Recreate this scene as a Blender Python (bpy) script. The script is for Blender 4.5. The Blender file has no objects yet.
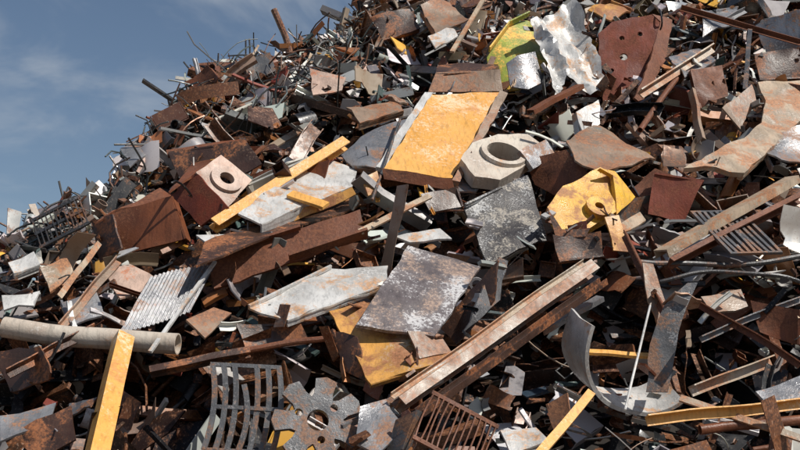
import bpy, bmesh, math, random
from mathutils import Vector, noise, geometry, Matrix
R = random.Random(11)
scene = bpy.context.scene
# ---------------------------------------------------------------- heap geometry
CZ = 2.0; PITCH = math.radians(10); F = 400/math.tan(math.radians(18))
Y0 = 15.8; K = 1.1
HN = Vector((0, -1, K)).normalized()
def ray(px, py):
    u = (px-400)/F; v = (225-py)/F
    y = math.cos(PITCH)-v*math.sin(PITCH); z = math.sin(PITCH)+v*math.cos(PITCH)
    return Vector((u/y, 1.0, z/y))
def hp(px, py, lift=0.0):
    """point of the heap face (lifted off it by `lift` metres) seen in that direction from the viewpoint"""
    d = ray(px, py)
    t = (Y0-lift+K*CZ)/(1-K*d.z)
    return Vector((0, 0, CZ))+d*t
outline = [(-700,300),(-200,262),(-60,252),(0,244),(40,225),(92,208),(118,182),(150,138),(185,92),(215,70),(290,54),(330,36),(372,6),(405,-34),(520,-80),(700,-115),(900,-120),(1400,-60)]
RID = [(p.x, p.z) for p in (hp(*o) for o in outline)]
def ridge(x):
    if x <= RID[0][0]: return RID[0][1]
    for a, b in zip(RID, RID[1:]):
        if x <= b[0]:
            return a[1]+(b[1]-a[1])*(x-a[0])/(b[0]-a[0])
    return RID[-1][1]
PITS = [(175,415,0.9,1.6),(60,400,1.2,1.0),(520,385,1.2,1.9),(700,370,1.6,1.5),(730,330,1.2,1.3),(450,245,0.8,0.9),(150,350,1.0,0.9),(560,250,0.7,0.9),(330,360,0.8,1.0),(600,310,0.8,1.2),(560,330,0.8,1.1),(640,150,.6,.7),(540,110,.5,.8),(690,120,.6,.8),(300,260,.7,.7),(220,250,.6,.6),(320,130,.6,.6),(420,60,.7,.6)]
PW = [(hp(a, b), r, d) for a, b, r, d in PITS]
def pit(x, z):
    b = 0.0
    for c, r, d in PW:
        q = ((x-c.x)**2+((z-c.z)*1.3)**2)/(r*r)
        if q < 5: b += d*math.exp(-q)
    return b
def bump(x, z):
    return 0.30*noise.noise(Vector((x*0.45, z*0.6, 3.1)))+0.36*noise.noise(Vector((x*1.2, z*1.4, 9.7)))+pit(x, z)
def surf(x, z, off=0.0):
    return Vector((x, Y0+K*z+bump(x, z), z))+HN*off

# ---------------------------------------------------------------- materials
def N(nt, t, **kw):
    n = nt.nodes.new(t)
    for k, v in kw.items(): setattr(n, k, v)
    return n
def mixc(nt, fac, a, b, mode='MIX'):
    m = nt.nodes.new('ShaderNodeMix'); m.data_type = 'RGBA'; m.blend_type = mode
    for s, v in ((m.inputs[0], fac), (m.inputs[6], a), (m.inputs[7], b)):
        if isinstance(v, bpy.types.NodeSocket): nt.links.new(v, s)
        elif isinstance(v, (int, float)): s.default_value = v
        else: s.default_value = (*v[:3], 1)
    return m.outputs[2]
def nz(nt, vec, scale, detail=6, rough=0.6, dist=0.0):
    n = nt.nodes.new('ShaderNodeTexNoise')
    n.inputs['Scale'].default_value = scale; n.inputs['Detail'].default_value = detail
    n.inputs['Roughness'].default_value = rough; n.inputs['Distortion'].default_value = dist
    nt.links.new(vec, n.inputs['Vector'])
    return n.outputs['Fac']
def math_(nt, op, a, b, c=None):
    m = nt.nodes.new('ShaderNodeMath'); m.operation = op
    for i, v in enumerate((a, b, c)):
        if v is None: continue
        if isinstance(v, bpy.types.NodeSocket): nt.links.new(v, m.inputs[i])
        else: m.inputs[i].default_value = v
    return m.outputs[0]
def voff(nt, vec, val, k):
    cb = nt.nodes.new('ShaderNodeCombineXYZ'); v = math_(nt, 'MULTIPLY', val, k)
    for i in range(3): nt.links.new(v, cb.inputs[i])
    a = nt.nodes.new('ShaderNodeVectorMath'); a.operation = 'ADD'; nt.links.new(vec, a.inputs[0]); nt.links.new(cb.outputs[0], a.inputs[1])
    return a.outputs[0]
def rng(nt, val, a, b, c=0.0, d=1.0):
    m = nt.nodes.new('ShaderNodeMapRange'); m.interpolation_type = 'SMOOTHSTEP'
    nt.links.new(val, m.inputs[0])
    for i, v in zip((1, 2, 3, 4), (a, b, c, d)): m.inputs[i].default_value = v
    return m.outputs[0]
def newmat(name):
    m = bpy.data.materials.new(name); m.use_nodes = True
    nt = m.node_tree; nt.nodes.clear()
    o = nt.nodes.new('ShaderNodeOutputMaterial'); b = nt.nodes.new('ShaderNodeBsdfPrincipled')
    nt.links.new(b.outputs[0], o.inputs[0])
    return m, nt, b
def metal(name, base, rust=(0.10,0.04,0.02), amt=0.4, sc=1.6, speck=(0.55,0.52,0.48), sp=0.25, rough=0.5, met=0.0, base2=None, smax=0.6, sw=0.09, spec=0.6):
    m, nt, b = newmat(name)
    tc = nt.nodes.new('ShaderNodeTexCoord').outputs['Object']
    oi = nt.nodes.new('ShaderNodeObjectInfo').outputs['Random']
    tc = voff(nt, tc, oi, 40)
    n1 = nz(nt, tc, sc, 7, 0.68, 0.4)
    n2 = nz(nt, tc, sc*13, 4, 0.75)
    n3 = nz(nt, tc, sc*0.8, 3, 0.55)
    mp = nt.nodes.new('ShaderNodeMapping'); mp.inputs['Scale'].default_value = (11, 4, 1.2); mp.inputs['Rotation'].default_value = (0.3, 0.5, 0.4); nt.links.new(tc, mp.inputs[0])
    n5 = nz(nt, mp.outputs[0], 1.6, 4, 0.7)
    base2 = base2 or tuple(c*0.6 for c in base)
    c = mixc(nt, rng(nt, n3, 0.36, 0.64), base, base2)
    c = mixc(nt, rng(nt, n5, 0.45, 0.72, 0, 0.6), c, tuple(q*0.42 for q in base))
    cl = math_(nt, 'MULTIPLY_ADD', n3, 0.55, math_(nt, 'MULTIPLY', n2, 0.6))
    t2 = 0.72-0.24*sp
    c = mixc(nt, rng(nt, cl, t2, t2+sw, 0, smax), c, speck)
    rc = mixc(nt, rng(nt, n2, 0.35, 0.65), rust, (min(1, rust[0]*2.3+0.02), min(1, rust[1]*2.1+0.012), min(1, rust[2]*1.7+0.006)))
    th = 0.66-0.32*amt
    ms = rng(nt, math_(nt, 'MULTIPLY_ADD', n2, 0.25, math_(nt, 'MULTIPLY', n1, 0.78)), th-0.03, th+0.07, 0, 0.92)
    c = mixc(nt, ms, c, rc)
    nt.links.new(c, b.inputs['Base Color'])
    nt.links.new(rng(nt, n1, 0.3, 0.65, rough-0.18, min(1, rough+0.22)), b.inputs['Roughness'])
    nt.links.new(rng(nt, ms, 0, 1, met, 0.0), b.inputs['Metallic']); b.inputs['Specular IOR Level'].default_value = spec
    bp = nt.nodes.new('ShaderNodeBump'); bp.inputs['Strength'].default_value = 0.5; bp.inputs['Distance'].default_value = 0.016
    nt.links.new(n2, bp.inputs['Height']); nt.links.new(bp.outputs[0], b.inputs['Normal'])
    return m
M = {}
M['orange'] = metal('orange_paint', (0.74,0.38,0.09), (0.26,0.11,0.035), 0.2, 1.2, (0.80,0.66,0.46), 0.5, 0.4, base2=(0.68,0.32,0.06), smax=0.75, sw=0.16)
M['orange2'] = metal('orange_paint_worn', (0.68,0.34,0.08), (0.15,0.06,0.025), 0.5, 1.5, (0.58,0.52,0.42), 0.45, 0.5)
M['yellow'] = metal('yellow_paint', (0.74,0.42,0.03), (0.17,0.065,0.02), 0.36, 3, (0.62,0.45,0.2), 0.2, 0.34, base2=(0.64,0.32,0.02))
M['rust'] = metal('rusty_steel', (0.19,0.062,0.026), (0.08,0.030,0.017), 0.5, 1.5, (0.36,0.18,0.09), 0.25, 0.52, base2=(0.115,0.040,0.020), spec=.4)
M['redbrown'] = metal('red_oxide_steel', (0.21,0.048,0.025), (0.085,0.028,0.018), 0.42, 2, (0.36,0.15,0.09), 0.15, 0.62, base2=(0.14,0.034,0.02), spec=.3)
M['darkbrown'] = metal('dark_brown_steel', (0.065,0.031,0.02), (0.15,0.057,0.024), 0.38, 1.5, (0.28,0.19,0.13), 0.2, 0.42)
M['speck'] = metal('speckled_steel', (0.105,0.086,0.086), (0.16,0.12,0.11), 0.35, 1.5, (0.58,0.57,0.57), 0.52, 0.34, base2=(0.19,0.165,0.165), smax=0.88, sw=0.07)
M['blotch'] = metal('blotched_dark_steel', (0.03,0.025,0.026), (0.17,0.165,0.165), 0.33, 2.2, (0.5,0.5,0.5), 0.5, 0.42, smax=.8)
M['white'] = metal('whitish_sheet', (0.64,0.63,0.61), (0.24,0.14,0.08), 0.33, 1.6, (0.8,0.79,0.77), 0.4, 0.34, 0.12, base2=(0.42,0.41,0.39))
M['pale'] = metal('pale_pipe_coating', (0.56,0.50,0.42), (0.27,0.17,0.11), 0.15, 1.6, (0.72,0.69,0.64), 0.3, 0.5, base2=(0.45,0.37,0.30))
M['gray'] = metal('gray_steel', (0.36,0.36,0.37), (0.13,0.065,0.038), 0.38, 1.6, (0.58,0.58,0.58), 0.3, 0.32, 0.5, base2=(0.2,0.2,0.21))
M['mid'] = metal('sooty_gray_iron', (0.14,0.14,0.145), (0.11,0.055,0.033), 0.4, 2.2, (0.38,0.38,0.39), 0.35, 0.4, 0.3, base2=(0.085,0.085,0.088))
M['taupe'] = metal('taupe_steel', (0.31,0.22,0.155), (0.14,0.062,0.032), 0.5, 1.3, (0.52,0.45,0.37), 0.3, 0.42)
M['tan'] = metal('tan_steel', (0.49,0.38,0.27), (0.20,0.095,0.05), 0.45, 2, (0.68,0.61,0.53), 0.35, 0.43)
M['pink'] = metal('primer_pink_steel', (0.54,0.38,0.30), (0.23,0.085,0.045), 0.3, 2, (0.72,0.6,0.5), 0.3, 0.5)
M['dark'] = metal('dark_cast_iron', (0.06,0.06,0.063), (0.10,0.05,0.033), 0.35, 2, (0.25,0.25,0.26), 0.3, 0.4, 0.15)
M['green'] = metal('green_yellow_paint', (0.36,0.42,0.07), (0.45,0.26,0.05), 0.5, 1.3, (0.6,0.6,0.4), 0.3, 0.45)

MM, nt, b = newmat('mixed_scrap_metal')
tc = nt.nodes.new('ShaderNodeTexCoord').outputs['Object']
ca = N(nt, 'ShaderNodeAttribute', attribute_name='Col'); ra = N(nt, 'ShaderNodeAttribute', attribute_name='rnd')
tv = voff(nt, tc, ra.outputs['Fac'], 60)
n1 = nz(nt, tv, 2.6, 5, 0.7); n2 = nz(nt, tv, 24, 3, 0.75)
s_ = math_(nt, 'MULTIPLY_ADD', n2, 0.25, math_(nt, 'MULTIPLY_ADD', ca.outputs['Alpha'], 0.4, math_(nt, 'MULTIPLY', n1, 0.8)))
rc = mixc(nt, rng(nt, n2, 0.35, 0.68), (0.052,0.022,0.012), (0.27,0.10,0.034))
ms = rng(nt, s_, 0.67, 0.79, 0, 0.94)
c = mixc(nt, ms, ca.outputs['Color'], rc)
c = mixc(nt, rng(nt, n2, 0.58, 0.68, 0, 0.35), c, (0.40,0.35,0.30))
nt.links.new(c, b.inputs['Base Color'])
nt.links.new(rng(nt, n1, 0.3, 0.7, 0.24, 0.68), b.inputs['Roughness']); b.inputs['Specular IOR Level'].default_value = 0.65
mt = math_(nt, 'MULTIPLY', rng(nt, ra.outputs['Fac'], 0.55, 0.75, 0, 0.65), math_(nt, 'SUBTRACT', 1.0, ms)); nt.links.new(mt, b.inputs['Metallic'])
def dirt_and_shade(name, c1, c2, sc):
    m, nt, b = newmat(name)
    tc = nt.nodes.new('ShaderNodeTexCoord').outputs['Object']
    n1 = nz(nt, tc, sc, 6, 0.7)
    nt.links.new(mixc(nt, rng(nt, n1, 0.35, 0.65), c1, c2), b.inputs['Base Color']); b.inputs['Roughness'].default_value = 0.9
    return m
M['core'] = dirt_and_shade('heap_core_gap_shade', (0.010,0.008,0.007), (0.022,0.015,0.011), 3)  # near-black colour stands in for deep shade in the gaps between pieces
M['ground'] = dirt_and_shade('yard_dirt', (0.10,0.075,0.055), (0.19,0.15,0.12), 1.2)

# ---------------------------------------------------------------- mesh helpers
class Acc:
    def __init__(s): s.v = []; s.f = []; s.c = []; s.r = []
    def add(s, vs, fs, col=(0.2,0.2,0.2,0.3), r=0.0):
        o = len(s.v); s.v.extend(vs)
        s.f.extend([[i+o for i in f] for f in fs])
        s.c.extend([col]*len(vs)); s.r.extend([r]*len(vs))
def make(name, acc, mat, parent=None, center=True, fix=True, smooth=35):
    vs = acc.v
    c = Vector((0, 0, 0))
    if center:
        for v in vs: c += Vector(v)
        c /= len(vs); vs = [Vector(v)-c for v in vs]
    me = bpy.data.meshes.new(name); me.from_pydata([tuple(v) for v in vs], [], acc.f); me.update()
    if fix:
        bm = bmesh.new(); bm.from_mesh(me); bmesh.ops.recalc_face_normals(bm, faces=bm.faces); bm.to_mesh(me); bm.free()
    else:
        a = me.attributes.new('Col', 'FLOAT_COLOR', 'POINT'); a.data.foreach_set('color', [q for cc in acc.c for q in cc])
        a = me.attributes.new('rnd', 'FLOAT', 'POINT'); a.data.foreach_set('value', acc.r)
    if smooth:
        me.polygons.foreach_set('use_smooth', [True]*len(me.polygons))
        me.set_sharp_from_angle(angle=math.radians(smooth))
    me.materials.append(mat)
    ob = bpy.data.objects.new(name, me); scene.collection.objects.link(ob); ob.location = c
    if parent: ob.parent = parent
    return ob
def inside(p, poly):
    x, y = p; r = False; n = len(poly)
    for i in range(n):
        x1, y1 = poly[i]; x2, y2 = poly[(i+1) % n]
        if (y1 > y) != (y2 > y) and x < (x2-x1)*(y-y1)/(y2-y1)+x1: r = not r
    return r
def sheet(poly, holes, step, jit, rr):
    def sub(pl, st, j):
        out = []
        for i in range(len(pl)):
            a = Vector(pl[i]); b_ = Vector(pl[(i+1) % len(pl)]); L = (b_-a).length; n = max(1, int(L/st))
            nr = Vector((-(b_-a).y, (b_-a).x)).normalized() if L > 0 else Vector((0, 0))
            for k in range(n):
                p = a+(b_-a)*k/n
                if k: p = p+nr*rr.uniform(-j, j)
                out.append(Vector(p))
        return out
    loops = [sub(poly, step, jit)]+[sub(h, 99, 0) for h in holes]
    pts = []; edges = []
    for lp in loops:
        o = len(pts); pts += lp; edges += [(o+i, o+(i+1) % len(lp)) for i in range(len(lp))]
    base = list(pts)
    xs = [p.x for p in loops[0]]; ys = [p.y for p in loops[0]]
    x = min(xs)+step/2
    while x < max(xs):
        y = min(ys)+step/2
        while y < max(ys):
            q = Vector((x+rr.uniform(-.2, .2)*step, y+rr.uniform(-.2, .2)*step))
            if inside(q, loops[0]) and not any(inside(q, h) for h in loops[1:]) and min((q-p).length for p in base) > step*0.45: pts.append(q)
            y += step
        x += step
    vo, eo, fo, *_ = geometry.delaunay_2d_cdt(pts, edges, [], 0, 1e-5)
    tr = []
    for f in fo:
        cx = sum(vo[i].x for i in f)/len(f); cy = sum(vo[i].y for i in f)/len(f)
        if inside((cx, cy), loops[0]) and not any(inside((cx, cy), h) for h in loops[1:]): tr.append(list(f))
    return vo, tr
def solid(acc, c, e1, e2, n, poly, holes=(), th=0.03, dent=0.02, step=0.22, jit=0.008, bend=0.0, bax=0.0, fold=None, seed=0, drape=0.0, curl=0.0):
    rr = random.Random(seed+int(c.x*1000))
    vo, tr = sheet(poly, holes, step, jit, rr)
    ca_, sa_ = math.cos(bax), math.sin(bax)
    rad = max(math.hypot(*p) for p in poly)
    top = []; o = Vector((seed*3.1, c.x, c.z))
    for p in vo:
        h = dent*2*noise.noise(Vector((p.x*1.3, p.y*1.3, 0))+o)+dent*0.8*noise.noise(Vector((p.x*4, p.y*4, 5))+o)
        if drape: h += drape*noise.noise(Vector((p.x*3.2+p.y*0.8, p.y*0.7, 2))+o)+0.35*drape*abs(noise.noise(Vector((p.x*6+p.y*3, p.y*1.6, 7))+o))
        if curl: h += curl*rad*(math.hypot(p.x, p.y)/rad)**3*1.6*noise.noise(Vector((p.x/rad*1.6, p.y/rad*1.6, 11))+o)
        s = p.x*ca_+p.y*sa_
        h -= bend*s*s
        if fold and s > fold[0]: h -= (s-fold[0])*fold[1]
        top.append(c+e1*p.x+e2*p.y+n*h)
    m = len(top); vs = top+[v-n*th for v in top]
    ec = {}
    for t in tr:
        for i in range(len(t)):
            k = (t[i], t[(i+1) % len(t)]); ec[k] = 1
    fs = [list(t) for t in tr]+[[i+m for i in reversed(t)] for t in tr]
    for (a, b_) in ec:
        if (b_, a) not in ec: fs.append([b_, a, a+m, b_+m])
    acc.add(vs, fs)
def frame(n, ang=0.0):
    n = Vector(n).normalized()
    e1 = Vector((0, 0, 1)).cross(n) if abs(n.z) < 0.99 else Vector((1, 0, 0))
    e1.normalize(); e2 = n.cross(e1)
    a = e1*math.cos(ang)+e2*math.sin(ang); return a, n.cross(a), n
def sweep(acc, prof, path, up, col=(0.2,0.2,0.2,0.3), r=0.0, scale=None):
    vs = []; fs = []; n = len(prof); m = len(path)
    for i, p in enumerate(path):
        t = (path[min(i+1, m-1)]-path[max(i-1, 0)]).normalized()
        a = t.cross(up)
        if a.length < 1e-3: a = t.cross(Vector((1, 0.1, 0)))
        a.normalize(); b_ = a.cross(t); k = scale[i] if scale else 1
        for q in prof: vs.append(p+a*q[0]*k+b_*q[1]*k)
    for i in range(m-1):
        for j in range(n):
            k = (j+1) % n; fs.append([i*n+j, i*n+k, (i+1)*n+k, (i+1)*n+j])
    fs.append(list(range(n))); fs.append([(m-1)*n+j for j in reversed(range(n))])
    acc.add(vs, fs, col, r)
def pL(a, t, b_=None):
    b_ = b_ or a
    return [(-a/2, 0), (a/2, 0), (a/2, t), (-a/2+t, t), (-a/2+t, b_), (-a/2, b_)]
def pU(w_, h, t): return [(-w_/2, 0), (w_/2, 0), (w_/2, h), (w_/2-t, h), (w_/2-t, t), (-w_/2+t, t), (-w_/2+t, h), (-w_/2, h)]
def pI(w_, h, t):
    a = w_/2; q = h/2; s = t/2
    return [(-a, -q), (a, -q), (a, -q+t), (s, -q+t), (s, q-t), (a, q-t), (a, q), (-a, q), (-a, q-t), (-s, q-t), (-s, -q+t), (-a, -q+t)]
def pB(w_, h): return [(-w_/2, -h/2), (w_/2, -h/2), (w_/2, h/2), (-w_/2, h/2)]
def pC(r, n=8): return [(r*math.cos(2*math.pi*i/n), r*math.sin(2*math.pi*i/n)) for i in range(n)]
def pT(r, t, n=12):
    A = [2*math.pi*i/n for i in range(n)]+[2*math.pi-0.02]
    return [(r*math.cos(a), r*math.sin(a)) for a in A]+[((r-t)*math.cos(a), (r-t)*math.sin(a)) for a in reversed(A)]
def pH(w_, h, t):
    return [(-w_/2, -h/2), (w_/2, -h/2), (w_/2, h/2), (-w_/2, h/2), (-w_/2, -h/2+.003), (-w_/2+t, -h/2+t+.003), (-w_/2+t, h/2-t), (w_/2-t, h/2-t), (w_/2-t, -h/2+t), (-w_/2+t, -h/2+t)]
def pArc(r, t, a0, a1, n=12):
    A = [a0+(a1-a0)*i/n for i in range(n+1)]
    return [(r*math.cos(a), r*math.sin(a)) for a in A]+[((r-t)*math.cos(a), (r-t)*math.sin(a)) for a in reversed(A)]
def circ2(x, y, r, n=20): return [(x+r*math.cos(2*math.pi*i/n), y+r*math.sin(2*math.pi*i/n)) for i in range(n)]

SEED = [1]; ANCH = []
def plate(name, pts, n, lift, mat, th=0.035, holes=(), dent=0.024, bend=0.0, bax=0.0, lips=(), fold=None, step=0.2, jit=0.018, parent=None, extra=None, drape=0.0, curl=None, anch=True):
    SEED[0] += 1
    cx = sum(p[0] for p in pts)/len(pts); cy = sum(p[1] for p in pts)/len(pts)
    c = hp(cx, cy, lift); e1, e2, n = frame(n)
    eye = Vector((0, 0, CZ))
    def on(p):
        d = ray(*p); t = (c-eye).dot(n)/d.dot(n); return eye+d*t
    W = [on(p) for p in pts]
    for a, b_ in zip(W, W[1:]+W[:1]):
        q = (a.lerp(b_, R.random()), n)
        if anch: ANCH.append(q)
    poly = [((w_-c).dot(e1), (w_-c).dot(e2)) for w_ in W]
    hs = []
    for h in holes:
        q = on(h[:2])-c; hs.append(circ2(q.dot(e1), q.dot(e2), h[2]))
    acc = Acc()
    if curl is None: curl = 0.0 if (parent or lips or holes or extra) else 0.16
    solid(acc, c, e1, e2, n, poly, hs, th, dent, step, jit, bend, bax, fold, SEED[0], drape, curl)
    for (i, h) in lips:
        a = W[i]; b_ = W[(i+1) % len(W)]; m = sum(W, Vector())/len(W)
        inn = (m-(a+b_)/2); inn -= (b_-a).normalized()*inn.dot((b_-a).normalized()); inn = inn.normalized()*th
        o = -n*(0.004 if h > 0 else -0.004)
        q = [a+o, b_+o, b_+inn+o, a+inn+o]
        k = 5; vs = []
        for s in range(k+1):
            vs += [p-n*h*s/k-inn.normalized()*(0.02*noise.noise(p*2+Vector((s, 0, 0)))) for p in q]
        fs = []
        for s in range(k):
            for j in range(4): fs.append([s*4+j, s*4+(j+1) % 4, s*4+4+(j+1) % 4, s*4+4+j])
        fs += [[0, 1, 2, 3], [k*4+3, k*4+2, k*4+1, k*4]]
        acc.add(vs, fs)
    if extra: extra(acc, c, e1, e2, n, on)
    return make(name, acc, M[mat], parent)
def beam(name, a, la, b_, lb, prof, mat, roll=0.0, sag=0.0, segs=8, parent=None, wig=0.0):
    A = hp(*a, la); B = hp(*b_, lb); d = (B-A).normalized()
    up = HN-d*HN.dot(d); up.normalize(); up = Matrix.Rotation(math.radians(roll), 3, d) @ up
    path = []
    for i in range(segs+1):
        s = i/segs
        p = A.lerp(B, s)-up*sag*4*s*(1-s)
        p += Vector((noise.noise(Vector((s*2, A.x, 1))), noise.noise(Vector((s*2, A.x, 5))), noise.noise(Vector((s*2, A.x, 9)))))*(wig+0.015)*math.sin(math.pi*s)
        path.append(p)
    acc = Acc(); sweep(acc, prof, path, up); return make(name, acc, M[mat], parent)

# ---------------------------------------------------------------- ground
acc = Acc(); s = 3000
acc.add([Vector((-s, -s, 0)), Vector((s, -s, 0)), Vector((s, s, 0)), Vector((-s, s, 0))], [[0, 1, 2, 3]])
make('ground', acc, M['ground'], center=False, smooth=0)

# ---------------------------------------------------------------- heap core
heap = bpy.data.objects.new('scrap_metal_heap', None); scene.collection.objects.link(heap)
acc = Acc(); nx, nzz = 150, 70; X0, X1 = -18, 20
for i in range(nx+1):
    x = X0+(X1-X0)*i/nx; zr = ridge(x)-0.15
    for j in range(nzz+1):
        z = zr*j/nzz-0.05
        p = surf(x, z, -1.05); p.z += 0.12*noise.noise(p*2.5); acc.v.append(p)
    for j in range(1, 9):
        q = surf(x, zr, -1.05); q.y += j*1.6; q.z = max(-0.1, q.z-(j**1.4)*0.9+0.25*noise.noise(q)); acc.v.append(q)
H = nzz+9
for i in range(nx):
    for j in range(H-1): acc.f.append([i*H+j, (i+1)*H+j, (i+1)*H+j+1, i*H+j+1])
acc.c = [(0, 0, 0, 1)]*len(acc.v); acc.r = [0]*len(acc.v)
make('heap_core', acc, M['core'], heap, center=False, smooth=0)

# ---------------------------------------------------------------- individual pieces
def group(name):
    o = bpy.data.objects.new(name, None); scene.collection.objects.link(o); return o
def rim(r1, r2, h, px, py):
    def f(acc, c, e1, e2, n, on):
        q = on((px, py)); m = 24; vs = []; fs = []
        for i in range(m):
            d = e1*math.cos(2*math.pi*i/m)+e2*math.sin(2*math.pi*i/m)
            vs += [q+d*r1+n*.002, q+d*r1*0.97+n*h, q+d*r2+n*h, q+d*r2-n*h*1.5]
        for i in range(m):
            k = (i+1) % m
            for j in range(3): fs.append([i*4+j, k*4+j, k*4+j+1, i*4+j+1])
        acc.add(vs, fs)
    return f
g = group('orange_steel_tray')
plate('face', [(432,94),(500,92),(452,179),(384,168)], (0.12,-0.72,0.68), 1.2, 'orange', th=0.03, dent=0.02, parent=g, anch=False)
plate('front_lip', [(382,168),(452,179),(455,190),(384,179)], (-0.1,-1,0.05), 1.22, 'rust', th=0.03, dent=0.01, parent=g)
plate('side_rim', [(376,166),(425,92),(433,92),(384,168)], (0.1,-0.75,0.65), 1.25, 'white', th=0.1, dent=0.012, parent=g, anch=False)
plate('far_rim', [(500,90),(508,93),(460,182),(452,180)], (0.3,-0.72,0.6), 1.24, 'taupe', th=0.14, dent=0.012, parent=g)
plate('rusty_end_box', [(436,72),(500,70),(503,91),(428,93)], (0.0,-0.95,0.3), 1.1, 'taupe', lips=[(0,0.3)])
plate('rusty_end_plate', [(438,64),(498,62),(500,72),(436,74)], (0.0,-0.5,0.85), 1.1, 'darkbrown')
plate('gray_steel_sheet', [(341,152),(374,128),(424,112),(408,140),(380,170),(352,166)], (-0.05,-0.7,0.7), 0.95, 'gray', bend=0.08, lips=[(4,0.12)], dent=.04)
plate('cast_bearing_housing', [(461,158),(472,143),(498,134),(528,134),(546,147),(522,168),(500,180),(475,176)], (0.2,-0.68,0.7), 1.25, 'pale', th=0.25, holes=[(503,155,0.33)], extra=rim(0.45,0.33,0.08,503,155), dent=0.014, anch=False)
plate('cast_housing_foot', [(520,150),(548,138),(556,152),(532,170)], (0.5,-0.75,0.4), 1.15, 'gray', th=0.1)
plate('steel_plate_with_socket', [(455,166),(466,172),(482,184),(476,192),(444,190)], (0.1,-0.6,0.8), 0.9, 'gray')
g = group('yellow_bearing_bracket')
plate('body', [(547,208),(563,186),(600,168),(612,174),(616,212),(590,228),(562,229)], (0.2,-0.8,0.55), 1.3, 'yellow', th=0.2, holes=[(597,211,0.07)], extra=rim(0.24,0.08,0.14,597,211), parent=g, dent=0.03, anch=False)
plate('cheek', [(600,168),(614,172),(635,197),(618,214),(612,176)], (0.6,-0.7,0.4), 1.35, 'yellow', th=0.08, parent=g, anch=False)
plate('foot', [(547,208),(562,229),(590,228),(586,236),(556,238)], (-0.1,-0.98,0.1), 1.28, 'darkbrown', th=0.05, parent=g)
plate('orange_worn_bracket', [(606,216),(620,214),(628,252),(614,250)], (0.3,-0.9,0.2), 1.05, 'orange2')
g = group('flanged_gear_housing')
plate('face', [(196,172),(221,155),(252,180),(228,207)], (0.45,-0.75,0.5), 1.2, 'pink', th=0.05, holes=[(226,180,0.13)], extra=rim(0.31,0.14,0.06,226,180), dent=0.008, parent=g, anch=False)
plate('side', [(168,192),(196,172),(228,207),(200,226)], (-0.5,-0.8,0.25), 1.12, 'redbrown', th=0.05, dent=0.01, parent=g)
plate('lid', [(168,192),(196,172),(221,155),(196,160)], (-0.2,-0.4,0.9), 1.15, 'rust', th=0.04, dent=0.01, parent=g)
g = group('rusty_steel_box')
plate('front', [(110,214),(172,196),(186,238),(122,256)], (-0.2,-0.95,0.2), 0.95, 'rust', parent=g, lips=[(3,0.25),(1,0.3)], dent=.03)
plate('top', [(95,222),(112,212),(172,196),(160,188)], (0.1,-0.5,0.85), 0.85, 'rust', parent=g)
plate('rusty_steel_plate', [(92,220),(112,214),(122,248),(98,262)], (-0.7,-0.7,0.1), 0.9, 'darkbrown')
g = group('rusty_open_box')
plate('front', [(168,152),(245,140),(262,164),(240,176),(180,178)], (-0.1,-0.9,0.2), 0.8, 'darkbrown', lips=[(0,0.3)], parent=g)
plate('rim', [(166,150),(244,138),(246,142),(168,155)], (0,-0.7,0.7), 0.85, 'rust', th=0.05, parent=g)
plate('rusty_steel_flap', [(250,172),(330,160),(318,196),(262,205)], (-0.3,-0.9,0.2), 0.7, 'rust')
beam('yellow_steel_beam', (214,226), 1.05, (345,143), 1.15, pI(0.2,0.22,0.03), 'orange', 20)
plate('whitish_channel_plate', [(238,214),(262,196),(326,158),(357,170),(352,186),(262,224)], (0.1,-0.6,0.8), 1.1, 'white', lips=[(4,0.2)], dent=0.04)
plate('rusty_channel_side', [(262,225),(352,187),(356,194),(266,234)], (0,-0.98,0.15), 1.1, 'orange2')
beam('orange_flat_bar', (290,194), 1.3, (326,206), 1.3, pB(0.2,0.06), 'orange')
beam('rusty_round_bar', (372,200), 1.2, (400,120), 1.2, pC(0.03), 'dark')
plate('rusty_channel_web', [(205,258),(300,228),(360,208),(368,236),(290,262),(214,288)], (0.0,-0.9,0.42), 1.0, 'rust', th=0.05, lips=[(0,-0.12),(3,-0.2)], dent=0.035)
plate('steel_channel_flange', [(196,262),(300,226),(358,208),(352,200),(280,218),(205,240)], (0,-0.45,0.9), 0.95, 'darkbrown', curl=.05)
def corr(name, pts, n, lift, mat):
    e1, e2, nn = frame(n); c = hp(sum(p[0] for p in pts)/4, sum(p[1] for p in pts)/4, lift); eye = Vector((0, 0, CZ))
    W = [eye+ray(*p)*((c-eye).dot(nn)/ray(*p).dot(nn)) for p in pts]; acc = Acc(); m = 80; vs = []
    for i in range(m+1):
        u = i/m; h = 0.012*math.sin(u*2*math.pi*16)
        for j in range(7):
            v = j/6; q = (W[0]*(1-u)+W[1]*u)*(1-v)+(W[3]*(1-u)+W[2]*u)*v; vs.append(q+nn*(h+0.2*noise.noise(q*0.9)))
    fs = [[i*7+j, (i+1)*7+j, (i+1)*7+j+1, i*7+j+1] for i in range(m) for j in range(6)]
    k = len(vs); vs += [v-nn*0.012 for v in vs]; fs += [[a+k for a in reversed(f)] for f in fs]
    acc.add(vs, fs); make(name, acc, M[mat])
corr('corrugated_steel_sheet', [(150,276),(216,262),(190,308),(118,330)], (0.05,-0.65,0.75), 1.0, 'gray')
beam('large_steel_pipe', (4,327), 1.15, (178,344), 1.1, pT(0.16,0.02,20), 'pale', 0, 0.04, wig=.05)
beam('steel_t_bar', (150,352), 1.3, (215,262), 1.0, pB(0.06,0.04), 'white')
plate('gray_channel_plate', [(248,308),(330,268),(388,266),(386,284),(288,320)], (0.05,-0.55,0.83), 1.15, 'white', lips=[(3,0.12),(0,-0.06)], dent=0.04)
plate('taupe_steel_plate', [(186,320),(214,306),(232,312),(205,338)], (0.3,-0.6,0.7), 1.15, 'taupe')
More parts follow.
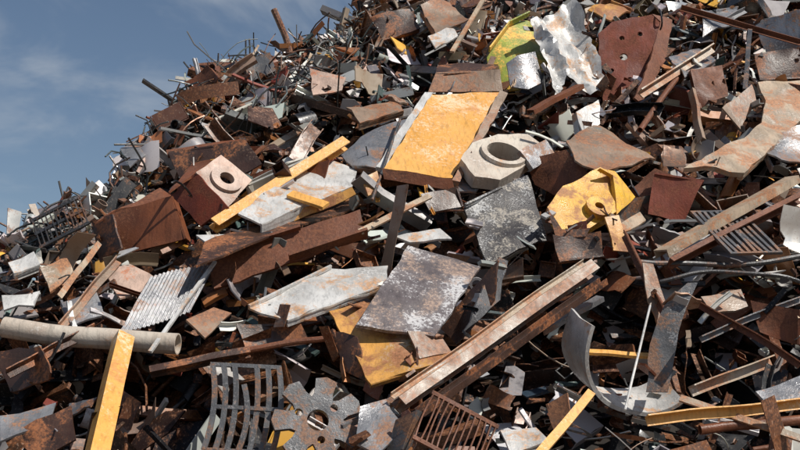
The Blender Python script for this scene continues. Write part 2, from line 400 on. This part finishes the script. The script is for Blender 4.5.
plate('speckled_steel_plate', [(408,247),(481,266),(434,337),(356,324)], (0.12,-0.66,0.74), 1.35, 'speck', th=0.05, dent=0.02, curl=.05, anch=False)
plate('blotched_steel_plate', [(464,207),(500,190),(528,174),(547,240),(489,262)], (0.15,-0.75,0.6), 1.1, 'blotch', th=0.04, dent=0.045, lips=[(0,-0.08)])
plate('leaning_steel_strip', [(478,300),(498,258),(506,262),(500,300),(468,330)], (0.7,-0.6,0.3), 1.2, 'mid')
plate('dark_steel_plate', [(440,328),(470,290),(500,262),(494,300),(456,344)], (-0.4,-0.85,0.3), 1.0, 'darkbrown')
plate('orange_steel_plate', [(329,311),(364,300),(410,330),(452,352),(447,360),(371,384)], (0.0,-0.68,0.72), 1.1, 'orange2', th=0.05, lips=[(4,0.08)], dent=0.035)
plate('rusty_angle_plate', [(408,330),(440,334),(452,352),(420,358)], (0.3,-0.8,0.4), 1.25, 'taupe')
beam('long_i_beam', (398,404), 1.5, (592,268), 1.4, pI(0.2,0.26,0.025), 'taupe', 25)
beam('long_channel_beam', (420,416), 1.6, (604,284), 1.45, pU(0.16,0.1,0.02), 'darkbrown', -20)
beam('tan_edge_bar', (392,398), 1.72, (584,264), 1.62, pL(0.08,0.015), 'tan', 10, wig=.02)
beam('orange_angle_bar', (405,392), 1.35, (520,318), 1.35, pL(0.09,0.02), 'orange2', 10)
beam('tan_steel_channel', (660,250), 1.3, (792,176), 1.3, pU(0.3,0.14,0.03), 'tan', 150)
beam('rusty_steel_channel', (668,262), 1.2, (798,196), 1.1, pU(0.2,0.1,0.03), 'rust', 100)
plate('bent_taupe_plate', [(566,140),(636,98),(672,116),(640,140),(656,158),(600,176),(575,160)], (0.2,-0.6,0.75), 1.0, 'taupe', fold=(0.1,0.6), bax=0.4, dent=0.05)
plate('brown_leaning_plate', [(630,190),(655,168),(676,176),(650,214)], (-0.3,-0.85,0.4), 0.95, 'rust')
plate('dark_red_plate', [(655,172),(704,180),(684,222),(648,214)], (-0.1,-0.98,0.15), 1.0, 'redbrown', lips=[(0,0.2)])
g = group('perforated_red_bracket')
plate('face', [(598,34),(612,22),(652,14),(660,22),(648,62),(636,98),(604,116),(600,60)], (0.0,-0.97,0.2), 1.1, 'redbrown', th=0.05, holes=[(622,38,0.06),(640,34,0.06),(624,56,0.09),(630,80,0.06),(612,70,0.05)], parent=g)
plate('flange', [(652,14),(672,20),(666,60),(642,104),(634,98),(650,60),(660,22)], (0.6,-0.75,0.4), 1.12, 'rust', parent=g, th=0.05)
plate('crumpled_white_sheet', [(530,22),(572,2),(584,20),(600,62),(606,88),(590,96),(566,78),(556,104),(545,60)], (0.1,-0.85,0.5), 1.25, 'white', th=0.01, dent=0.05, step=0.09, jit=0.03, drape=0.28, curl=0)
plate('green_yellow_panel', [(488,52),(508,26),(528,16),(552,14),(545,40),(548,70),(520,84),(498,82)], (0.1,-0.8,0.5), 1.05, 'green', bend=0.25, bax=0.5, lips=[(0,-0.15),(1,-0.15)])
plate('torn_gray_shell', [(508,60),(536,50),(548,78),(528,90),(512,84)], (0.2,-0.9,0.3), 1.15, 'gray', bend=0.8, dent=0.06)
plate('curved_cut_plate', [(684,168),(712,152),(744,138),(762,122),(766,100),(758,82),(800,80),(830,90),(796,124),(744,174),(716,166)], (0.15,-0.68,0.72), 1.2, 'tan', th=0.1, dent=0.04, lips=[(8,0.15)])
plate('rusty_cut_plate', [(722,108),(752,84),(756,100),(742,128)], (0.4,-0.8,0.4), 1.1, 'taupe')
def trough():
    acc = Acc(); A = hp(634,338,1.1); t = Vector((0.22,-0.86,-0.40)).normalized(); up = Vector((0.1, 0, 1))
    sweep(acc, pArc(1.02, 0.06, math.radians(14), math.radians(-138), 26), [A-t*0.35, A+t*0.1, A+t*0.55], up)
    for v in acc.v: v += Vector((noise.noise(v*1.7), noise.noise(v*1.7+Vector((9,0,0))), noise.noise(v*1.7+Vector((0,9,0)))))*0.06
    make('curved_steel_trough', acc, M['white'])
trough()
plate('tall_bent_gray_sheet', [(646,392),(650,344),(664,306),(688,282),(698,282),(682,320),(674,360),(668,392)], (-0.1,-0.97,0.15), 1.6, 'mid', bend=0.03, curl=.05)
plate('rusty_lever_plate', [(643,262),(653,264),(668,312),(672,332),(660,332),(648,300)], (0.2,-0.9,0.3), 1.4, 'taupe', curl=.05)
def gear():
    P = hp(318,420,1.5); e1, e2, n = frame((0.15,-0.93,0.3), 0.15); acc = Acc(); poly = []
    T = 7
    for i in range(T):
        a0 = 2*math.pi*i/T
        for da, r in ((0.0, 0.42), (0.05, 0.60), (0.30, 0.63), (0.55, 0.60), (0.62, 0.40), (0.76, 0.34)): poly.append((r*math.cos(a0+da), r*math.sin(a0+da)))
    solid(acc, P, e1, e2, n, poly, [circ2(0, 0, 0.15), ]+[circ2(0.28*math.cos(a), 0.28*math.sin(a), 0.055, 10) for a in (0.5, 2.6, 4.7)], 0.09, 0.02, 0.3, 0.0)
    make('sprocket_gear_plate', acc, M['mid'])
gear()
def grate(name, c, lift, n, ang, w_, h, nb, mat, bw=0.03, gap=True, skip=(), curve=0.0):
    P = hp(*c, lift); e1, e2, n = frame(n, ang); acc = Acc()
    for i in range(nb):
        x = -w_/2+w_*i/(nb-1); hh = h/2*(1 if i not in skip else 0.55); wob = R.uniform(-.02, .02)
        path = [P+e1*(x+(curve+wob)*(1-(s/4)**2))-e2*(h/2)+e2*((h/2+hh)*(s+4)/8)+n*wob*(1-(s/4)**2) for s in range(-4, 5)]
        sweep(acc, pB(bw, 0.05), path, n)
    for y in ((-h/2, h/2, 0.0) if gap else (-h/2, h/2)):
        k = curve if y == 0 else 0
        sweep(acc, pB(0.055, 0.044), [P+e1*(-w_/2-0.03+k)+e2*y, P+e1*(w_/2+0.03+k)+e2*y], n)
    make(name, acc, M[mat])
grate('slotted_iron_grate', (242,408), 1.5, (0.05,-0.97,0.25), -0.05, 0.92, 1.2, 7, 'mid', 0.075, True, (3,), 0.07)
grate('rusty_radiator_fins', (456,432), 1.7, (0.3,-0.9,0.3), -0.5, 0.95, 0.7, 13, 'rust', 0.02, False)
grate('louvred_grille', (735,232), 1.2, (0.1,-0.6,0.8), 0.1, 0.9, 1.5, 9, 'mid', 0.06, False)
grate('wire_mesh_basket', (60,222), 1.0, (-0.2,-0.9,0.3), 0.5, 0.9, 0.6, 12, 'dark', 0.014, True)
beam('orange_steel_post', (98,462), 1.9, (127,333), 1.5, pU(0.26,0.22,0.03), 'orange', 215)
beam('orange_square_bar', (536,458), 2.0, (590,394), 1.7, pB(0.12,0.12), 'orange', 20)
beam('orange_angle_bar', (646,422), 1.6, (810,404), 1.4, pL(0.13,0.02), 'orange', 30, wig=.02)
beam('orange_flat_bar', (588,352), 1.3, (650,356), 1.0, pB(0.09,0.05), 'orange')
beam('thin_steel_rod', (625,410), 1.9, (650,306), 1.5, pC(0.018), 'white')
beam('steel_cable', (640,262), 1.3, (812,254), 1.1, pC(0.045), 'dark', 0, 0.12, 14, wig=0.2)
beam('steel_cable', (660,282), 1.2, (812,286), 1.1, pC(0.035), 'dark', 0, -0.15, 14, wig=0.2)
beam('rusty_steel_angle', (625,236), 1.3, (675,335), 1.4, pL(0.12,0.02), 'rust', 40)
beam('rusty_steel_angle', (690,392), 1.4, (770,362), 1.2, pL(0.15,0.02), 'tan', 40)
beam('tan_flat_bar', (680,398), 1.5, (805,440), 1.4, pB(0.10,0.04), 'tan', 20)
beam('rusty_flat_bar', (360,232), 1.3, (430,196), 1.3, pB(0.12,0.04), 'tan', 10)
beam('steel_bar', (452,52), 1.2, (486,-5), 1.2, pB(0.1,0.05), 'tan')
beam('steel_bar', (640,96), 1.2, (712,50), 1.2, pL(0.16,0.03), 'tan', 30)
beam('steel_bar', (745,90), 1.2, (750,30), 1.2, pB(0.1,0.06), 'dark')
beam('steel_bar', (680,10), 1.2, (800,45), 1.0, pL(0.12,0.02), 'rust')
plate('pinkish_steel_plate', [(310,66),(346,78),(342,90),(313,96)], (0.1,-0.8,0.6), 0.8, 'pink')
plate('whitish_steel_shard', [(196,236),(240,232),(250,240),(214,246)], (0.1,-0.6,0.8), 1.0, 'white')
plate('whitish_steel_shard', [(395,236),(440,228),(452,238),(410,242)], (0.1,-0.6,0.8), 1.1, 'white')
plate('rusty_steel_plate', [(104,270),(130,264),(158,280),(120,300)], (0.1,-0.6,0.8), 0.9, 'pink')
plate('dark_steel_plate', [(20,430),(70,404),(76,440),(30,462)], (-0.1,-0.85,0.45), 1.2, 'darkbrown')
plate('gray_steel_plate', [(0,418),(56,404),(50,424),(0,440)], (0.1,-0.6,0.8), 1.2, 'gray')
UPN = (0.1,-0.65,0.75); FR = (0.1,-0.95,0.2); LF = (-0.5,-0.8,0.2); RT = (0.5,-0.75,0.4)
for nm, pts, n, l, m in [
 ('dark_steel_plate', [(370,16),(410,6),(420,30),(384,40)], FR, .6, 'darkbrown'),
 ('brown_steel_plate', [(420,10),(450,2),(470,28),(436,34)], UPN, .8, 'taupe'),
 ('whitish_steel_shard', [(428,36),(452,28),(458,36),(436,46)], UPN, .9, 'white'),
 ('rusty_curved_shell', [(588,8),(612,0),(632,8),(610,20)], UPN, 1.0, 'orange2'),
 ('gray_steel_plate', [(668,60),(700,44),(716,60),(684,80)], UPN, .9, 'gray'),
 ('rusty_steel_box_side', [(690,70),(724,62),(728,96),(700,108)], FR, .9, 'rust'),
 ('whitish_steel_shard', [(700,12),(738,6),(732,26),(704,32)], UPN, .8, 'gray'),
 ('gray_steel_plate', [(752,20),(800,10),(806,44),(768,58)], LF, .9, 'gray'),
 ('dark_steel_plate', [(756,52),(800,48),(804,78),(760,80)], FR, .8, 'darkbrown'),
 ('whitish_steel_shard', [(576,112),(598,100),(600,124),(580,134)], RT, 1.1, 'white'),
 ('brown_steel_plate', [(526,160),(566,150),(590,176),(556,196),(534,184)], LF, .8, 'rust'),
 ('tan_casting', [(362,178),(376,172),(382,190),(368,196)], RT, 1.1, 'orange2'),
 ('gray_steel_plate', [(346,108),(396,98),(404,110),(360,124)], UPN, .8, 'taupe'),
 ('dark_steel_plate', [(330,330),(356,336),(372,384),(346,372)], LF, .9, 'darkbrown'),
 ('gray_leaning_plate', [(360,408),(386,400),(404,430),(378,452),(356,440)], UPN, 1.5, 'gray'),
 ('gray_leaning_plate', [(396,420),(418,410),(404,450),(384,456)], LF, 1.6, 'mid'),
 ('whitish_steel_shard', [(500,432),(536,428),(548,446),(510,456)], UPN, 1.5, 'white'),
 ('taupe_steel_plate', [(546,404),(566,392),(572,420),(556,436)], LF, 1.1, 'taupe'),
 ('tan_steel_plate', [(700,300),(740,292),(748,306),(712,314)], UPN, .8, 'taupe'),
 ('rusty_steel_plate', [(750,300),(800,310),(800,344),(760,332)], LF, .9, 'rust'),
 ('gray_steel_plate', [(756,390),(800,378),(804,396),(770,404)], UPN, 1.2, 'gray'),
 ('dark_steel_plate', [(0,352),(40,346),(60,376),(10,392)], LF, .9, 'darkbrown'),
 ('whitish_steel_shard', [(2,300),(40,292),(34,306),(4,312)], UPN, .8, 'white'),
 ('tan_steel_plate', [(40,268),(66,258),(76,276),(50,288)], UPN, .7, 'tan'),
 ('whitish_steel_shard', [(8,262),(34,254),(40,264),(14,274)], UPN, .6, 'white'),
 ('gray_steel_plate', [(60,300),(96,290),(104,310),(70,322)], UPN, .9, 'gray'),
 ('rusty_steel_plate', [(236,326),(300,322),(310,344),(246,352)], FR, .9, 'darkbrown'),
 ('dark_steel_plate', [(420,196),(458,186),(464,206),(430,214)], FR, .9, 'darkbrown'),
 ('brown_steel_plate', [(552,236),(600,232),(604,256),(560,262)], FR, .9, 'darkbrown'),
 ('gray_steel_plate', [(760,140),(800,132),(804,160),(772,166)], UPN, .9, 'gray'),
 ('gray_steel_plate', [(120,150),(146,132),(156,146),(130,166)], UPN, .5, 'gray'),
 ('rusty_steel_plate', [(186,84),(208,66),(222,80),(200,100)], LF, .4, 'rust'),
 ('dark_steel_plate', [(240,62),(270,54),(276,72),(248,84)], FR, .4, 'mid'),
 ('tan_bar_stub', [(618,222),(640,212),(646,220),(624,232)], UPN, .9, 'tan')]:
    plate(nm, pts, n, l+0.1, m, dent=0.06, lips=[(SEED[0] % 4, 0.14)], bend=0.16*((SEED[0]*7) % 5-2), bax=SEED[0]*1.3, curl=0.2)
for nm, a, b_, l, pf, m, ro in [
 ('steel_angle', (60,330), (118,262), 1.0, pL(.12,.02), 'taupe', 20), ('steel_angle', (8,376), (96,330), 1.1, pL(.12,.02), 'darkbrown', 20),
 ('steel_i_beam', (150,372), (250,352), 1.1, pI(.12,.14,.02), 'darkbrown', 10), ('rusty_pipe', (236,352), (330,338), 1.1, pT(.05,.01,10), 'rust', 0),
 ('steel_channel', (540,330), (600,296), 1.0, pU(.16,.08,.02), 'gray', 160), ('steel_angle', (690,300), (800,366), 1.0, pL(.1,.02), 'rust', 40),
 ('steel_angle', (700,340), (800,300), .9, pL(.1,.02), 'mid', 40), ('rusty_pipe', (640,130), (690,60), 1.0, pT(.06,.012,10), 'rust', 0),
 ('steel_channel', (700,140), (690,90), 1.0, pU(.16,.08,.02), 'taupe', 120), ('steel_angle', (440,112), (520,140), .8, pL(.1,.02), 'dark', 40),
 ('steel_channel', (530,110), (580,84), 1.0, pU(.2,.1,.02), 'rust', 160), ('rusty_pipe', (700,430), (800,420), 1.3, pT(.07,.012,12), 'rust', 0),
 ('steel_channel', (340,424), (440,376), 1.4, pU(.14,.08,.02), 'gray', 160), ('steel_angle', (100,246), (60,300), .9, pL(.1,.02), 'tan', 40)]:
    beam(nm, a, l, b_, l, pf, m, ro, wig=.03)

# ---------------------------------------------------------------- scrap mass
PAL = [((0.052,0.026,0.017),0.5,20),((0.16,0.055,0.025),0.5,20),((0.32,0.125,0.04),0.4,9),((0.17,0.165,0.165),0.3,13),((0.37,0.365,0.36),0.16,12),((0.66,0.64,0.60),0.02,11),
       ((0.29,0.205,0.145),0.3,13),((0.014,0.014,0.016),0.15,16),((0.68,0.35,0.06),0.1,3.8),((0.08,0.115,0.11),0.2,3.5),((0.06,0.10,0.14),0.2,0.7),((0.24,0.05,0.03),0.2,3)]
PW_ = [p[2] for p in PAL]
def rcol(light=0.0, deep_shade=False):
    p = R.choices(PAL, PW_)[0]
    if deep_shade and R.random() < 0.86: p = PAL[R.choice([0, 0, 1, 7, 7, 0])]  # buried pieces turn dark: grime, plus the hollows' shade put into their colour
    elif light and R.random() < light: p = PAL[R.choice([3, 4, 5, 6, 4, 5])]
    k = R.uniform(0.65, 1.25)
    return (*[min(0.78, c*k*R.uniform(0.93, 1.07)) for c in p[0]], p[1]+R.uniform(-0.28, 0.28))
def basis(spread, pref=0.6):
    n = (HN+Vector((R.gauss(0, 1), R.gauss(0, 1), R.gauss(0, 1)))*spread).normalized()
    ang = R.gauss(math.radians(32), math.radians(38)) if R.random() < pref else R.uniform(0, math.pi)
    e = Vector((math.cos(ang), math.sin(ang)*0.74, math.sin(ang)*0.67))+Vector((R.gauss(0, 1), R.gauss(0, 1), R.gauss(0, 1)))*spread*0.6
    e -= n*e.dot(n); e.normalize()
    return e, n.cross(e), n
def gplate(acc, p, B, sx, sy, col, r):
    e1, e2, n = B; nx_ = R.choice([1, 3, 4, 6]); ny_ = 2
    cs = [[-1, -1], [1, -1], [1, 1], [-1, 1]]
    for q in cs: q[0] *= R.uniform(0.6, 1.1); q[1] *= R.uniform(0.5, 1.1)
    th = R.uniform(0.006, 0.04); bd = R.gauss(0, 0.25)*sx; tw = R.gauss(0, 0.2)*sy; k0 = R.uniform(-.6, .6); kf = R.gauss(0, 0.4)*sx
    if nx_ == 6: bd *= 2.6
    if R.random() < 0.3: kf *= 3
    vs = []
    for j in range(ny_+1):
        for i in range(nx_+1):
            u = i/nx_; v = j/ny_
            x = (cs[0][0]*(1-u)+cs[1][0]*u)*(1-v)+(cs[3][0]*(1-u)+cs[2][0]*u)*v
            y = (cs[0][1]*(1-u)+cs[1][1]*u)*(1-v)+(cs[3][1]*(1-u)+cs[2][1]*u)*v
            h = bd*x*x+tw*x*y+(kf*(x-k0) if x > k0 else 0)+R.gauss(0, 0.018)
            if nx_ > 1 and (j != 1): y += R.gauss(0, 0.08)
            vs.append(p+e1*x*sx+e2*y*sy+n*h)
    m = len(vs); vs += [v-n*th for v in vs]; fs = []; W = nx_+1
    for j in range(ny_):
        for i in range(nx_):
            a = j*W+i; fs.append([a, a+1, a+W+1, a+W]); fs.append([a+m, a+W+m, a+W+1+m, a+1+m])
    bd_ = [i for i in range(W)]+[j*W+nx_ for j in range(1, ny_+1)]+[ny_*W+i for i in reversed(range(nx_))]+[j*W for j in reversed(range(1, ny_))]
    for a, b_ in zip(bd_, bd_[1:]+bd_[:1]): fs.append([b_, a, a+m, b_+m])
    acc.add(vs, fs, col, r)
    if nx_ < 6 and R.random() < 0.35:
        a, b_ = vs[0], vs[nx_]; c_, d_ = vs[0]-n*sy*0.5*R.uniform(.4, 1), vs[nx_]-n*sy*0.5*R.uniform(.4, 1); t = e2*th
        a, b_ = a-n*.004, b_-n*.004
        acc.add([a, b_, d_, c_, a+t, b_+t, d_+t, c_+t], [[0, 1, 2, 3], [7, 6, 5, 4], [0, 4, 5, 1], [2, 6, 7, 3], [1, 5, 6, 2], [0, 3, 7, 4]], col, r)
def gpoly(acc, p, B, s_, col, r):
    e1, e2, n = B; k = R.choice([3, 4, 5, 6]); th = R.uniform(0.01, 0.07); asp = R.uniform(0.4, 1)
    A = [2*math.pi*i/k+R.uniform(-.35, .35) for i in range(k)]
    q = [p+e1*s_*math.cos(a)*R.uniform(.6, 1.1)+e2*s_*asp*math.sin(a)*R.uniform(.6, 1.1)+n*R.gauss(0, .03) for a in A]
    vs = q+[v-n*th for v in q]; fs = [list(range(k)), [i+k for i in reversed(range(k))]]+[[(i+1) % k, i, i+k, (i+1) % k+k] for i in range(k)]
    acc.add(vs, fs, col, r)
def glong(acc, p, B, L, col, r, kind, big=False):
    e1, e2, n = B; w_ = R.uniform(0.12, 0.3) if big else R.uniform(0.04, 0.13); t = 0.02 if big else 0.012
    prof = {'L': lambda: pL(w_, t), 'U': lambda: pU(w_*1.2, w_*0.6, t), 'I': lambda: pI(w_, w_*1.3, t), 'B': lambda: pB(w_, R.uniform(0.012, 0.06)), 'P': lambda: pT(w_*0.4, w_*0.07, 9), 'R': lambda: pC(R.uniform(0.008, 0.022), 5), 'H': lambda: pH(w_, w_*R.uniform(.5, 1.1), t)}[kind]()
    m = 4 if kind != 'R' else 7; bn = R.gauss(0, 0.09 if kind != 'R' else 0.3)*L; b2 = R.gauss(0, 0.05 if kind != 'R' else 0.25)*L; wv = R.uniform(0, 6)
    path = []
    for i in range(m):
        s = i/(m-1)-0.5
        path.append(p+e1*s*L+n*(bn*(0.25-s*s)*1.6)+e2*(b2*math.sin(s*4+wv)*0.6))
    sweep(acc, prof, path, n, col, r)
def gring(acc, p, B, s_, col, r):
    e1, e2, n = B; m = 14; a1 = R.choice([2*math.pi, R.uniform(2, 5)]); ri = s_*R.uniform(.4, .85); th = R.uniform(.02, .12)
    vs = []; fs = []
    for i in range(m+1):
        a = a1*i/m; d = e1*math.cos(a)+e2*math.sin(a)
        vs += [p+d*s_, p+d*ri, p+d*ri-n*th, p+d*s_-n*th]
    for i in range(m):
        for j in range(4): fs.append([i*4+j, i*4+(j+1) % 4, i*4+4+(j+1) % 4, i*4+4+j])
    fs += [[0, 1, 2, 3], [m*4+3, m*4+2, m*4+1, m*4]]
    acc.add(vs, fs, col, r)
def garc(acc, p, B, s_, col, r):
    e1, e2, n = B; a = R.uniform(0, 6)
    sweep(acc, pArc(s_, 0.015, a, a+R.uniform(1, 3.5), 8), [p-e1*s_*R.uniform(.3, 1), p+e1*s_*R.uniform(.3, 1.2)], n, col, r)
def gbox(acc, p, B, s_, col, r):
    e1, e2, n = B; a, b_, h = s_*R.uniform(.5, 1), s_*R.uniform(.4, .9), s_*R.uniform(.2, .7); t = 0.02
    def bx(c, x, y, z):
        vs = [c+e1*i*x+e2*j*y+n*k*z for k in (-1, 1) for j in (-1, 1) for i in (-1, 1)]
        acc.add(vs, [[0, 1, 3, 2], [4, 6, 7, 5], [0, 4, 5, 1], [2, 3, 7, 6], [0, 2, 6, 4], [1, 5, 7, 3]], col, r)
    bx(p-n*h, a, b_, t/2)
    for sg in (-1, 1):
        bx(p+e1*sg*a, t/2, b_-t, h-t); bx(p+e2*sg*b_, a+t/2, t/2, h-t+.003)
plates, longs, misc = Acc(), Acc(), Acc()
def piece(x, z, off, size, spread=0.35, light=0.0, longp=0.36, big=False):
    pt = pit(x, z)
    if pt > 0.4 and off > -0.5 and R.random() < 0.4: return
    p = surf(x, z, off); B = basis(spread); col = rcol(light, off < -0.25 or (pt > 0.5 and R.random() < .6)); r = R.random(); q = R.random()  # low pieces and many in pits get the colours with shade painted in
    if q < longp:
        k = R.choices('LUIBPRH', [16, 14, 8, 30, 10, 6 if big else 14, 12])[0]; glong(longs, p, B, size*R.uniform(1.2, 3.0 if not big else 2.4), col, r, k, big)
    elif q < longp+0.03: gring(misc, p, B, size*R.uniform(.2, .45), col, r)
    elif q < longp+0.09: garc(misc, p, B, size*R.uniform(.2, .45), col, r)
    elif q < longp+0.16: gbox(misc, p, basis(0.8), size*R.uniform(.3, .6), col, r)
    elif q < longp+0.30: gpoly(plates, p, B, size*R.uniform(.3, .8), col, r)
    else: gplate(plates, p, B, size*R.uniform(.25, .85), size*R.uniform(.15, .55), col, r)
def rxz(x0, x1):
    while True:
        x = R.uniform(x0, x1); z = R.uniform(0.1, 15)
        if z < ridge(x): return x, z
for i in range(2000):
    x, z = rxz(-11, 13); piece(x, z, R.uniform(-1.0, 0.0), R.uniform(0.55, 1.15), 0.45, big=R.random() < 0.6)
for i in range(1000):
    x, z = rxz(-9, 11); piece(x, z, R.uniform(-0.1, 0.38), R.uniform(0.4, 0.95), 0.55, 0.12, 0.36, big=R.random() < 0.7)
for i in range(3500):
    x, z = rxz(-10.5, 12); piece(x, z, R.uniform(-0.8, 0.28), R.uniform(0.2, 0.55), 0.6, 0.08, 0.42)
for i in range(2200):
    x, z = rxz(-10, 11.5); piece(x, z, R.uniform(-0.4, 0.25), R.uniform(0.08, 0.26), 0.7, 0.08, 0.35)
for i in range(900):
    x = R.uniform(-1, 10); z = R.uniform(8.5, 13); piece(x, z, R.uniform(-0.3, 0.3), R.uniform(0.1, 0.35), 0.7, 0.25, 0.35)
for i in range(600):
    x = R.uniform(-9, -5); z = R.uniform(4.5, 7.2)
    if z < ridge(x): piece(x, z, R.uniform(-0.2, 0.3), R.uniform(0.1, 0.4), 0.7, 0.5, 0.3)
for i in range(700):
    x = R.choice([R.uniform(-17, -10), R.uniform(11, 19)]); z = R.uniform(0, 1)*ridge(x); piece(x, z, R.uniform(-.3, .2), R.uniform(.4, 1.1))
for i in range(1200):   # crest
    x = R.uniform(-10, -0.3); z = ridge(x)-R.uniform(-0.03, 1.0)
    piece(x, z, R.uniform(-0.5, 0.2), R.uniform(0.12, 0.5), 0.8, 0.15, 0.38)
for i in range(240):
    x = R.uniform(-10, 0.3); z = ridge(x)-R.uniform(-0.05, 0.6)
    piece(x, z, R.uniform(-0.4, 0.1), R.uniform(0.35, 0.8), 0.6, 0.15, 0.25, True)
for p, n in ANCH:      # bits of scrap caught against the edges of the larger pieces
    for k in range(R.choice([0, 1, 1])):
        q = p-n*R.uniform(0.03, 0.16)+Vector((R.gauss(0, .08), 0, R.gauss(0, .08))); B = basis(0.7); col = rcol(0.1); s_ = R.uniform(0.08, 0.28); r = R.random()
        if R.random() < 0.55: glong(longs, q, B, s_*3, col, r, R.choice('LBRBRU'))
        elif R.random() < 0.5: gpoly(plates, q, B, s_*.7, col, r)
        else: gplate(plates, q, B, s_, s_*.6, col, r)
RODC = [(0.08,0.10,0.10,0.2),(0.04,0.03,0.026,0.4),(0.12,0.12,0.12,0.2),(0.16,0.08,0.05,0.4),(0.05,0.05,0.05,0.1)]
for i in range(300):
    x = R.uniform(-6.5, -0.8); z = ridge(x)-R.uniform(0.0, 2.4)
    p = surf(x, z, R.uniform(-0.1, 0.3)); B = basis(0.9, 0.2)
    glong(longs, p, B, R.uniform(0.5, 1.7), R.choice(RODC), R.random(), 'R')
for i in range(45):
    x = R.uniform(-7.0, 0.0); p = surf(x, ridge(x), -0.15); d = Vector((R.gauss(-0.35, .5), R.gauss(0, .3), R.uniform(.3, 1))).normalized()
    q = d.cross(Vector((0, 1, 0.1))).normalized(); glong(longs, p+d*0.2, (d, q.cross(d), q), R.uniform(0.5, 1.3), R.choice(RODC), R.random(), 'R')
make('loose_plates', plates, MM, heap, False, False, 30)
make('loose_bars_and_pipes', longs, MM, heap, False, False, 40)
make('loose_rings_and_shells', misc, MM, heap, False, False, 40)

# ---------------------------------------------------------------- light, sky, camera
S = Vector((0.54,-0.33,0.775)).normalized()
sun = bpy.data.lights.new('sun', 'SUN'); sun.energy = 5.0; sun.angle = math.radians(0.5); sun.color = (1.0,0.95,0.87)
so = bpy.data.objects.new('sun', sun); scene.collection.objects.link(so); so.rotation_euler = S.to_track_quat('Z', 'Y').to_euler(); so.location = (20, -10, 40)
wd = bpy.data.worlds.new('World'); scene.world = wd; wd.use_nodes = True; nt = wd.node_tree; nt.nodes.clear()
sky = nt.nodes.new('ShaderNodeTexSky'); sky.sky_type = 'NISHITA'; sky.sun_disc = False
sky.sun_elevation = math.asin(S.z); sky.sun_rotation = math.atan2(S.x, S.y); sky.dust_density = 0.7; sky.air_density = 1.0
bg = nt.nodes.new('ShaderNodeBackground'); bg.inputs[1].default_value = 0.075; wo = nt.nodes.new('ShaderNodeOutputWorld')
tcw = nt.nodes.new('ShaderNodeTexCoord').outputs['Generated']
mp = nt.nodes.new('ShaderNodeMapping'); mp.inputs['Scale'].default_value = (1, 1, 2.2); nt.links.new(tcw, mp.inputs[0])
cl = nz(nt, mp.outputs[0], 7, 5, 0.55, 0.5)
c = mixc(nt, rng(nt, cl, 0.46, 0.74, 0.0, 0.45), sky.outputs[0], (7.0,7.4,7.8))
nt.links.new(c, bg.inputs[0]); nt.links.new(bg.outputs[0], wo.inputs[0])
cam = bpy.data.cameras.new('camera'); co = bpy.data.objects.new('camera', cam); scene.collection.objects.link(co)
co.location = (0, 0, CZ); co.rotation_euler = (math.pi/2+PITCH, 0, 0); cam.angle = math.radians(36); cam.clip_end = 5000
scene.camera = co
scene.view_settings.view_transform = 'Standard'; scene.view_settings.look = 'None'; scene.view_settings.exposure = 0
